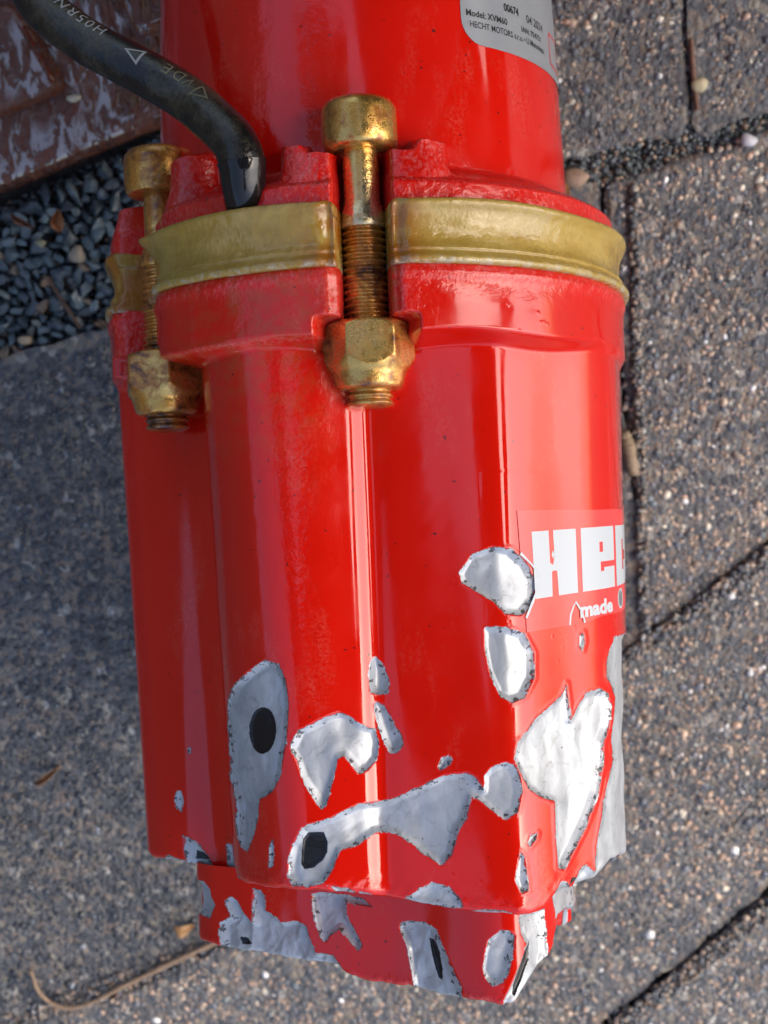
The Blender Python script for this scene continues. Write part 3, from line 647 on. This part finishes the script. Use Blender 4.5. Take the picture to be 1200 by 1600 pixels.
def slab_mesh(name, pts, ztop, zbot, bev, wob_=.0008, seed=0, wide=None):
    # pts world xy corners; rounded, slightly irregular prism with a bevelled arris
    g = np.random.default_rng(seed); q = np.array(pts)[:, :2]
    if np.cross(q[1] - q[0], q[2] - q[1]) < 0: q = q[::-1]
    out = []
    for a, b, c in zip(np.roll(q, 1, 0), q, np.roll(q, -1, 0)):
        u = (a - b) / np.linalg.norm(a - b); w = (c - b) / np.linalg.norm(c - b); R = .004
        for t in np.linspace(0, 1, 5): out.append(b + u * R * (1 - t) ** 2 + w * R * t ** 2)
        m = max(2, int(np.linalg.norm(c - b) / .004))
        for t in np.linspace(0, 1, m)[1:-1]:
            if np.linalg.norm(c - b) * min(t, 1 - t) > R * 1.1: out.append(b + (c - b) * t)
    out = np.array(out); n = len(out); t = np.roll(out, -1, 0) - np.roll(out, 1, 0); t /= np.linalg.norm(t, axis=1)[:, None]
    nrm = np.stack([t[:, 1], -t[:, 0]], 1); k = np.convolve(np.r_[0, g.normal(size=n), 0], [.3, .4, .3], 'valid')[:, None]; out = out + nrm * k * wob_
    rings = []
    wd = wide or bev
    for f in (0, .25, .5, .75, 1): rings.append(np.c_[out - nrm * wd * (1 - math.sin(f * math.pi / 2)), np.full(n, ztop - bev * (1 - math.cos(f * math.pi / 2)))])
    rings = rings[:]; rings.append(np.c_[out, np.full(n, zbot)])
    V = np.vstack(rings); F = [(i * n + j, (i + 1) * n + j, (i + 1) * n + (j + 1) % n, i * n + (j + 1) % n) for i in range(len(rings) - 1) for j in range(n)]
    me = bpy.data.meshes.new(name); me.from_pydata(V.tolist(), [], F + [tuple(range(n))])
    for p in me.polygons[:-1]: p.use_smooth = True
    me.validate(); return me
def chip_verts(g, sub, ang=.5, flatz=.7, cuts=7, dlo=.45, dhi=.8):
    bm = bmesh.new(); bmesh.ops.create_icosphere(bm, subdivisions=sub, radius=1)
    V = np.array([v.co[:] for v in bm.verts]); F = np.array([[v.index for v in f.verts] for f in bm.faces]); bm.free()
    for _ in range(cuts):
        n = g.normal(size=3); n /= np.linalg.norm(n); d = g.uniform(dlo, dhi); h = V @ n; V = V - np.outer(np.maximum(h - d, 0) * (.6 + ang * .4), n)
    V *= np.array([1, g.uniform(.6, .95), flatz * g.uniform(.6, 1)]); return V, F
PALG = np.array([(.030, .042, .050), (.045, .062, .070), (.060, .082, .090), (.022, .028, .034), (.075, .095, .095), (.05, .06, .075), (.20, .12, .07), (.26, .19, .13), (.10, .12, .10)])
PALR = np.array([(.04, .045, .055), (.06, .068, .085), (.10, .105, .12), (.17, .13, .10), (.26, .18, .13), (.32, .24, .175), (.16, .155, .14), (.035, .034, .036), (.36, .33, .27), (.48, .47, .45), (.09, .11, .12)])
PR_R = np.array([.10, .15, .12, .12, .15, .10, .09, .07, .035, .015, .05]); PR_L = np.array([.25, .22, .13, .045, .03, .03, .08, .15, .02, .01, .035])
BASE = []
g0 = np.random.default_rng(5)
for _ in range(10): BASE.append(chip_verts(g0, 1, .5, .75))
def scatter_mesh(name, pts, size, cols, zoff, g, elong=1.0, lo=None):
    # pts (n,3); one merged mesh of stone grains
    n = len(pts); Vs, Fs, Cs = [], [], []; off = 0; which = g.integers(0, len(BASE), n)
    for b, (V, F) in enumerate(BASE):
        idx = np.where(which == b)[0]; m = len(idx)
        if not m: continue
        a = g.uniform(0, 6.28, m); c, s_ = np.cos(a), np.sin(a); sc = size[idx][:, None]
        X = V[None, :, 0] * sc * elong; Y = V[None, :, 1] * sc; Z = V[None, :, 2] * sc
        W_ = np.stack([X * c[:, None] - Y * s_[:, None], X * s_[:, None] + Y * c[:, None], Z], -1) + pts[idx][:, None] + np.array([0, 0, 1]) * (zoff * sc)[..., None]
        Vs.append(W_.reshape(-1, 3)); Fs.append((F[None] + (np.arange(m) * len(V))[:, None, None]).reshape(-1, 3) + off); Cs.append(np.repeat(cols[idx], len(V), 0)); off += m * len(V)
    me = np_mesh(name, np.vstack(Vs), np.vstack(Fs)); cattr(me, 'col', np.vstack(Cs)); return me
VISW = [ground_pt(*q) for q in ((-160, -160), (1360, -160), (1360, 1720), (-160, 1720))]
def in_view(P): return pip(P, [(v[0], v[1]) for v in VISW])
def rough_poly(px_poly, h=0): return [tuple(ground_pt(x, y, h)[:2]) for x, y in px_poly]
pnoise = noise1(99)
PAVERS = [
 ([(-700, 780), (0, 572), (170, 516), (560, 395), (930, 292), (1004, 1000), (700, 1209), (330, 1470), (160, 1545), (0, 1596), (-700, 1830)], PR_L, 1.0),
 ([(940, 288), (1200, 205), (2000, -10), (2000, 300), (1200, 852), (1100, 930), (1014, 990)], PR_R, 1.25),
 ([(345, 1484), (700, 1216), (1006, 1010), (1112, 937), (1200, 866), (2000, 325), (2000, 830), (1200, 1388), (1112, 1466), (1030, 1532), (900, 1640), (700, 1800), (640, 2200), (-700, 2200), (-700, 1850), (0, 1612), (170, 1560)], PR_R, 1.1),
 ([(2000, 842), (1210, 1393), (1120, 1472), (1038, 1540), (900, 1658), (700, 1830), (650, 2200), (2000, 2200)], PR_R, 1.2),
 ([(860, 262), (1080, 205), (1050, -500), (500, -500)], PR_R * .5 + PR_L * .5, 1.05),
 ([(1096, 200), (1200, 160), (2000, -60), (2000, -500), (1064, -500)], PR_R * .5 + PR_L * .5, .95),
]
nagg = 0
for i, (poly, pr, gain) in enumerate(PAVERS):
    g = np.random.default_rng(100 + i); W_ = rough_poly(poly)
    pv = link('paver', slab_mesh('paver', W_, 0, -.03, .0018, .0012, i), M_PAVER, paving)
    A = np.array(W_); lo, hi = A.min(0), A.max(0); area = (hi - lo).prod()
    n = int(area / (.00105 ** 2) * .9); P = g.uniform(lo, hi, (n, 2)); P = P[pip(P, W_) & in_view(P)]
    n = len(P); nagg += n; size = np.clip(g.lognormal(math.log(.00062), .40, n), .00028, .0020)
    pr = pr / pr.sum(); cols = (PALR ** 1.12 * 1.2)[g.choice(len(PALR), n, p=pr)] * g.uniform(.85, 1.25, (n, 1)) * gain * (.52 if i == 0 else 1.5)  # left slab darkened: wetness and its shade put into the grain colours
    tint = pnoise(np.c_[P, P[:, :1] * 0], 28)[:, None]; cols = cols * (1 + .45 * tint * np.array([1.0, .75, .45])) * (1 + .25 * pnoise(np.c_[P[:, ::-1], P[:, :1] * 0], 60)[:, None])
    if i == 0:   # left slab: bluish sky reflection painted into its grain colours
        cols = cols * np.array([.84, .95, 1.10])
    z = .00025 * pnoise(np.c_[P, P[:, :1] * 0], 120)
    edge = np.zeros(n)
    q = np.array(W_); dmin = np.full(n, 1.)
    for a, b in zip(q, np.roll(q, -1, 0)):
        e = b - a; w = P - a; t = np.clip((w @ e) / (e @ e), 0, 1); dmin = np.minimum(dmin, np.hypot(*(w - t[:, None] * e).T))
    z = z - .0009 * (1 - sst(0, .003, dmin)) 
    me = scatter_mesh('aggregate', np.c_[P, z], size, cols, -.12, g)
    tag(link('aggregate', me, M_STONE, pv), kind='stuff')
print('aggregate', nagg)
# loose stones: single chips, in the gravel bed at upper left and in the joints
def gravel_mat():
    k = N('basalt_chips'); r = k.n('ObjectInfo').outputs['Random']
    st = [(0, (.06, .08, .09)), (.22, (.09, .125, .135)), (.42, (.14, .18, .19)), (.6, (.07, .09, .105)), (.8, (.17, .21, .20)), (.9, (.24, .15, .09)), (.95, (.30, .22, .14))]
    col = k.ramp(r, st, 'CONSTANT'); n = k.noise(700, 4)
    k.P(Base_Color=k.mix(k.mr(n, .35, .65, 0, .4), col, (.04, .05, .055)), Roughness=.38, Normal=k.bump(n, .0004)); return k.m
M_GRAVEL = gravel_mat()
gm = []
for i in range(12):
    V, F = chip_verts(np.random.default_rng(300 + i), 2, 1.5, .85, 11, .38, .62); me = np_mesh('gravel_stone', V * .00125, F, smooth=False); me.materials.append(M_GRAVEL); gm.append(me)
bed = empty('gravel_bed'); tag(bed, kind='structure')
def loose(poly_px, n, smin, smax, z0, parent, name, g, mats=None, mindist=.7):
    W_ = rough_poly(poly_px); A = np.array(W_); lo, hi = A.min(0), A.max(0); placed = []
    tries = 0
    while len(placed) < n and tries < n * 60:
        tries += 1; p = g.uniform(lo, hi)
        if not pip(p[None], W_)[0]: continue
        s_ = g.uniform(smin, smax)
        if any((p[0] - q[0]) ** 2 + (p[1] - q[1]) ** 2 < (mindist * (s_ + q[2])) ** 2 for q in placed): continue
        placed.append((p[0], p[1], s_))
        o = bpy.data.objects.new(name, gm[g.integers(0, 12)]); COL.objects.link(o); o.parent = parent
        o.location = (p[0], p[1], z0 + g.uniform(0, .0012)); o.rotation_euler = tuple(g.uniform(-.5, .5, 2)) + (g.uniform(0, 6.28),); k = s_ * 1000; o.scale = (k, k, k)
    return len(placed)
g = np.random.default_rng(42)
c1 = loose([(-30, 345), (120, 280), (260, 215), (300, 330), (230, 480), (172, 505), (0, 562), (-30, 570)], 290, .0015, .0034, -.0036, bed, 'gravel_stone', g, mindist=.54)
c2 = loose([(870, 268), (1075, 212), (1100, 205), (1230, 165), (1230, 190), (1000, 268), (880, 300)], 55, .0010, .0022, -.004, paving, 'joint_stone', g, mindist=.55)
c3 = loose([(984, 640), (995, 640), (1012, 990), (1000, 1005)], 16, .0008, .0016, -.003, paving, 'joint_stone', g, mindist=.4)
print('loose', c1, c2, c3)
# small grit that fills the bed and the joints
g = np.random.default_rng(77)
JOINTS = (([(-60, 345), (300, 190), (300, 450), (172, 515), (-60, 590)], 2600, .0011, -.0066, bed), ([(860, 262), (1400, 90), (1400, 150), (992, 285), (880, 310)], 2200, .0010, -.0028, paving),
     ([(1060, -60), (1084, -60), (1100, 210), (1078, 210)], 600, .0008, -.0025, paving), ([(982, 290), (994, 290), (1014, 1000), (1000, 1020)], 1300, .0009, .0004, paving),
     ([(330, 1470), (1000, 1000), (1400, 700), (1400, 740), (1000, 1025), (345, 1490)], 3000, .0009, .0004, paving), ([(-60, 1610), (330, 1466), (350, 1486), (-60, 1640)], 900, .0008, -.0001, paving), ([(900, 1640), (1400, 1240), (1400, 1268), (910, 1670)], 1500, .0009, .0004, paving))
for ji, (poly, n, s0_, z0, par) in enumerate(JOINTS):
    W_ = rough_poly(poly); A = np.array(W_); lo, hi = A.min(0), A.max(0); P = g.uniform(lo, hi, (n * 30, 2)); P = P[pip(P, W_)][:n]; n = len(P)
    cols = PALG[g.choice(len(PALG), n, p=[.16, .18, .16, .1, .12, .1, .06, .08, .04])] * g.uniform(.8, 1.5, (n, 1))
    if ji >= 3: cols = PALR[g.choice(len(PALR), n, p=PR_R / PR_R.sum())] * g.uniform(.8, 1.3, (n, 1))
    tag(link('grit', scatter_mesh('grit', np.c_[P, z0 + g.uniform(-.001, .001, n)], s0_ * g.uniform(.6, 1.5, n), cols, .1, g), M_STONE, par), kind='stuff')
# brown wet brick with raised pads
bh = .0085
brick = empty('clay_paver'); tag(brick, 'wet brown clay paver with raised square pads beside the blue gravel', 'brick')
top = rough_poly([(-400, 455), (0, 300), (235, 203), (460, 108), (300, -420), (-400, -200)], bh)
link('slab', slab_mesh('slab', top, bh, -.02, .0055, .0003, 5, wide=.0048), M_BRICK, brick)
for q in ([(104, 140), (0, 182), (-150, 240), (-240, 60), (22, -2)], [(172, -22), (214, 64), (340, 14), (300, -90)], [(10, -40), (-60, -190), (120, -250), (160, -90)]):
    link('raised_pad', slab_mesh('raised_pad', rough_poly(q, bh + .005), bh + .0056, bh - .001, .0042, .0002, 6, wide=.0026), M_BRICK, brick)
# small things lying about
def flat_stone(label, cat, name, px_, py_, h, s_, col, rough=.5, seed=1):
    V, F = chip_verts(np.random.default_rng(seed), 2, .6, .8); o = link(name, np_mesh(name, V * s_, F), simple(name + '_colour', col, rough, 0, 700, .0003))
    p = ground_pt(px_, py_, h); o.location = (p[0], p[1], h + s_ * .45); return tag(o, label, cat)
flat_stone('small pale cream pebble lying in the groove of the brown clay paver', 'pebble', 'pebble', 117, 153, bh, .0019, (.48, .42, .30), .5, 3)
flat_stone('pale pebble in the joint between two pavers at the upper right edge', 'pebble', 'pebble', 1168, 218, .0, .0024, (.5, .49, .52), .4, 8)
flat_stone('yellowish pebble on the dark vertical joint of the upper right pavers', 'pebble', 'pebble', 1092, 132, .0, .0022, (.42, .36, .22), .5, 9)
flat_stone('tan crumbly stone wedged beside the pump under its upper housing', 'pebble', 'pebble', 898, 275, -.002, .0042, (.30, .20, .14), .7, 12)
flat_stone('beige stone among the blue gravel above the corner of the dark paver', 'pebble', 'pebble', 42, 530, -.002, .0022, (.36, .26, .16), .6, 14)
flat_stone('small cream stone in the middle of the blue gravel', 'pebble', 'pebble', 64, 380, -.0015, .0017, (.30, .27, .16), .6, 15)
flat_stone('light brown stone lying in the gravel near the gasket', 'pebble', 'pebble', 122, 396, -.0015, .0026, (.30, .24, .17), .6, 17)
def leaf(label, px_, py_, h, L, Wd, ang, col):
    n = 13; t = np.linspace(0, 1, n); hw = Wd * np.sin(np.pi * t ** .9) ** .8 + 1e-5; c = np.linspace(-1, 1, 7)
    V = np.array([[L * (a - .5), w * b, .0006 * (1 - abs(b)) * -1 + .0022 * (abs(b)) ** 2 * (w / Wd) + .0012 * math.sin(a * 5)] for a, w in zip(t, hw) for b in c])
    ca, sa = math.cos(ang), math.sin(ang); V = np.c_[V[:, 0] * ca - V[:, 1] * sa, V[:, 0] * sa + V[:, 1] * ca, V[:, 2]]
    k = N('dry_leaf'); k.P(Base_Color=k.mix(k.noise(400, 4), col, tuple(x * .5 for x in col)), Roughness=.6, Normal=k.bump(k.noise(600, 2), .0004))
    o = link('dry_leaf', np_mesh('dry_leaf', V, grid_faces(n, 7, wrap=False)), k.m); o.modifiers.new('thickness', 'SOLIDIFY').thickness = .0002
    o.location = ground_pt(px_, py_, h); return tag(o, label, 'leaf')
leaf('small curled orange leaf lying on the blue gravel', 92, 345, .0015, .0056, .0016, math.radians(95), (.42, .16, .05))
leaf('thin brown husk lying on the gravel left of the orange leaf', 34, 345, .001, .006, .0009, math.radians(-38), (.22, .10, .06))
leaf('withered tan leaf scrap lying on the lower left paver', 72, 1212, .0018, .0085, .0010, math.radians(28), (.30, .17, .09))
leaf('orange brown leaf scrap beside the root at the lower end of the pump', 288, 1448, .0022, .0055, .0018, math.radians(-10), (.38, .22, .10))
def stick(name, label, cat, pxs_, h, rad, col, seed=1):
    P = np.array([ground_pt(x, y, hh) for (x, y), hh in zip(pxs_, h)]); P = crom(P, 60); f = np.random.default_rng(seed).normal(size=60) * .12
    k = N(name + '_bark'); k.P(Base_Color=k.mix(k.noise(300, 4), col, tuple(x * .45 for x in col)), Roughness=.7, Normal=k.bump(k.noise(900, 3), .0004))
    o, _ = tube(name, P, np.interp(np.linspace(0, 1, 60), np.linspace(0, 1, len(rad)), rad) * (1 + f), k.m, None, 10, 1.0); return tag(o, label, cat)
stick('root', 'long thin curved tan root lying on the pavers at lower left', 'root', [(48, 1515), (62, 1552), (95, 1574), (135, 1570), (185, 1545), (260, 1508), (330, 1476), (420, 1440)], [.002] * 8, [.0005, .0006, .0006, .0008, .0006], (.36, .24, .15), 2)
stick('twig', 'short thick tan twig standing in the joint just right of the pump', 'twig', [(974, 676), (982, 700), (990, 740)], [.0015, .0025, .0015], [.0016, .0018, .0013], (.36, .27, .18), 3)
stick('twig', 'thin dark brown twig in the gravel between the leaf and the pump', 'twig', [(78, 440), (100, 475), (125, 512)], [.001] * 3, [.0004, .0006, .0005], (.12, .07, .045), 4)
stick('twig', 'thin reddish twig lying along the vertical joint at upper right', 'twig', [(1080, 60), (1084, 120), (1090, 172)], [.0005] * 3, [.0005, .0007, .0005], (.22, .11, .07), 5)

# ------------------------------------------------------------------ out of view: dark wall and figure added for the paint to reflect
def box_obj(name, lo, hi, mat, parent=None, bev=.01):
    bm = bmesh.new(); bmesh.ops.create_cube(bm, size=1)
    for v in bm.verts: v.co = Vector([lo[i] + (hi[i] - lo[i]) * (v.co[i] + .5) for i in range(3)])
    bmesh.ops.bevel(bm, geom=bm.edges[:], offset=bev, segments=2, affect='EDGES'); me = bpy.data.meshes.new(name); bm.to_mesh(me); bm.free(); return link(name, me, mat, parent)
tag(box_obj('unseen_dark_wall', (-3.3, -4, -.02), (-3.0, 4, 1.9), simple('dark_render', (.06, .05, .045), .8, 0, 60, .002)), 'unseen dark wall added at left to darken reflections in the paint', 'wall')  # added out of view, blocks low sky from the left of the paint
def skin(name, J, E, mat, parent=None, sub=2):
    me = bpy.data.meshes.new(name); me.from_pydata([j[0] for j in J], [], E); o = link(name, me, mat, parent)
    m = o.modifiers.new('skin', 'SKIN'); m.use_smooth_shade = True
    if not me.skin_vertices: 
        bm = bmesh.new(); bm.from_mesh(me); bm.verts.layers.skin.verify(); bm.to_mesh(me); bm.free()
    for v, j in zip(me.skin_vertices[0].data, J): v.radius = (j[1], j[2] if len(j) > 2 else j[1])
    me.skin_vertices[0].data[0].use_root = True
    o.modifiers.new('sub', 'SUBSURF').levels = sub; o.modifiers['sub'].render_levels = sub; return o
def person():  # unseen figure, placed so the front paint reflects a dark band
    root = empty('person', Matrix.Translation((-.20, -.19, .0))); tag(root, 'unseen kneeling person in dark clothes, added for the dark band reflected in the paint', 'person')
    cl = simple('dark_jacket_cloth', (.018, .02, .026), .85); sk = simple('skin', (.45, .26, .18), .5)
    J = [((.42, .66, .46), .15, .12), ((.41, .50, .60), .14, .12), ((.37, .30, .72), .25, .14), ((.35, .14, .76), .18, .12)]; E = [(0, 1), (1, 2), (2, 3)]
    hands = []
    for s_ in (-1, 1):
        b = len(J); x = .37 + s_ * .21
        J += [((x - s_ * .03, .22, .76), .085), ((x + s_ * .06, .33, .55), .055), ((x + s_ * .01, .40, .33), .038)]; E += [(2, b), (b, b + 1), (b + 1, b + 2)]; hands.append((x + s_ * .01, .40, .33, s_))
        b = len(J); x = .42 + s_ * .13
        J += [((x, .64, .42), .095), ((x + s_ * .04, .38, .13), .07), ((x + s_ * .03, .50, .08), .065), ((x, .80, .07), .045), ((x, .88, .04), .04)]; E += [(0, b), (b, b + 1), (b + 1, b + 2), (b + 2, b + 3), (b + 3, b + 4)]
    skin('body', J, E, cl, root)
    H = [((.35, .15, .78), .055), ((.335, .09, .82), .055), ((.32, .04, .84), .085, .09), ((.31, -.01, .84), .09, .095), ((.30, -.05, .825), .07, .075), ((.295, -.075, .805), .02)]
    hd = skin('head', H, [(i, i + 1) for i in range(5)], sk, root)
    skin('hair', [((.33, .07, .87), .075), ((.32, .0, .885), .088), ((.31, -.05, .86), .06)], [(0, 1), (1, 2)], simple('brown_hair', (.03, .02, .015), .7), root)
    for hx, hy, hz, s_ in hands:
        J = [((hx, hy, hz), .026, .02), ((hx, hy + .012, hz - .05), .034, .016), ((hx, hy + .02, hz - .075), .034, .015)]; E = [(0, 1), (1, 2)]
        for f, (dx, L) in enumerate(((-.028, .055), (-.010, .068), (.009, .064), (.027, .05))):
            b = len(J); J += [((hx + dx, hy + .02, hz - .085), .0095), ((hx + dx * 1.1, hy + .012, hz - .085 - L * .5), .0085), ((hx + dx * 1.1, hy - .004, hz - .085 - L * .9), .007)]; E += [(2, b), (b, b + 1), (b + 1, b + 2)]
        b = len(J); J += [((hx - s_ * .035, hy + .005, hz - .04), .011), ((hx - s_ * .05, hy - .004, hz - .075), .0085)]; E += [(1, b), (b, b + 1)]
        skin('hand', J, E, sk, root, 2)
person()
tag(box_obj('wooden_block', (-.028, -.035, GROUND_Z), (.03, .012, .046), simple('grey_weathered_wood', (.16, .12, .085), .8, 0, 300, .0006), bev=.003), 'weathered wooden block under the lower end of the pump', 'block')
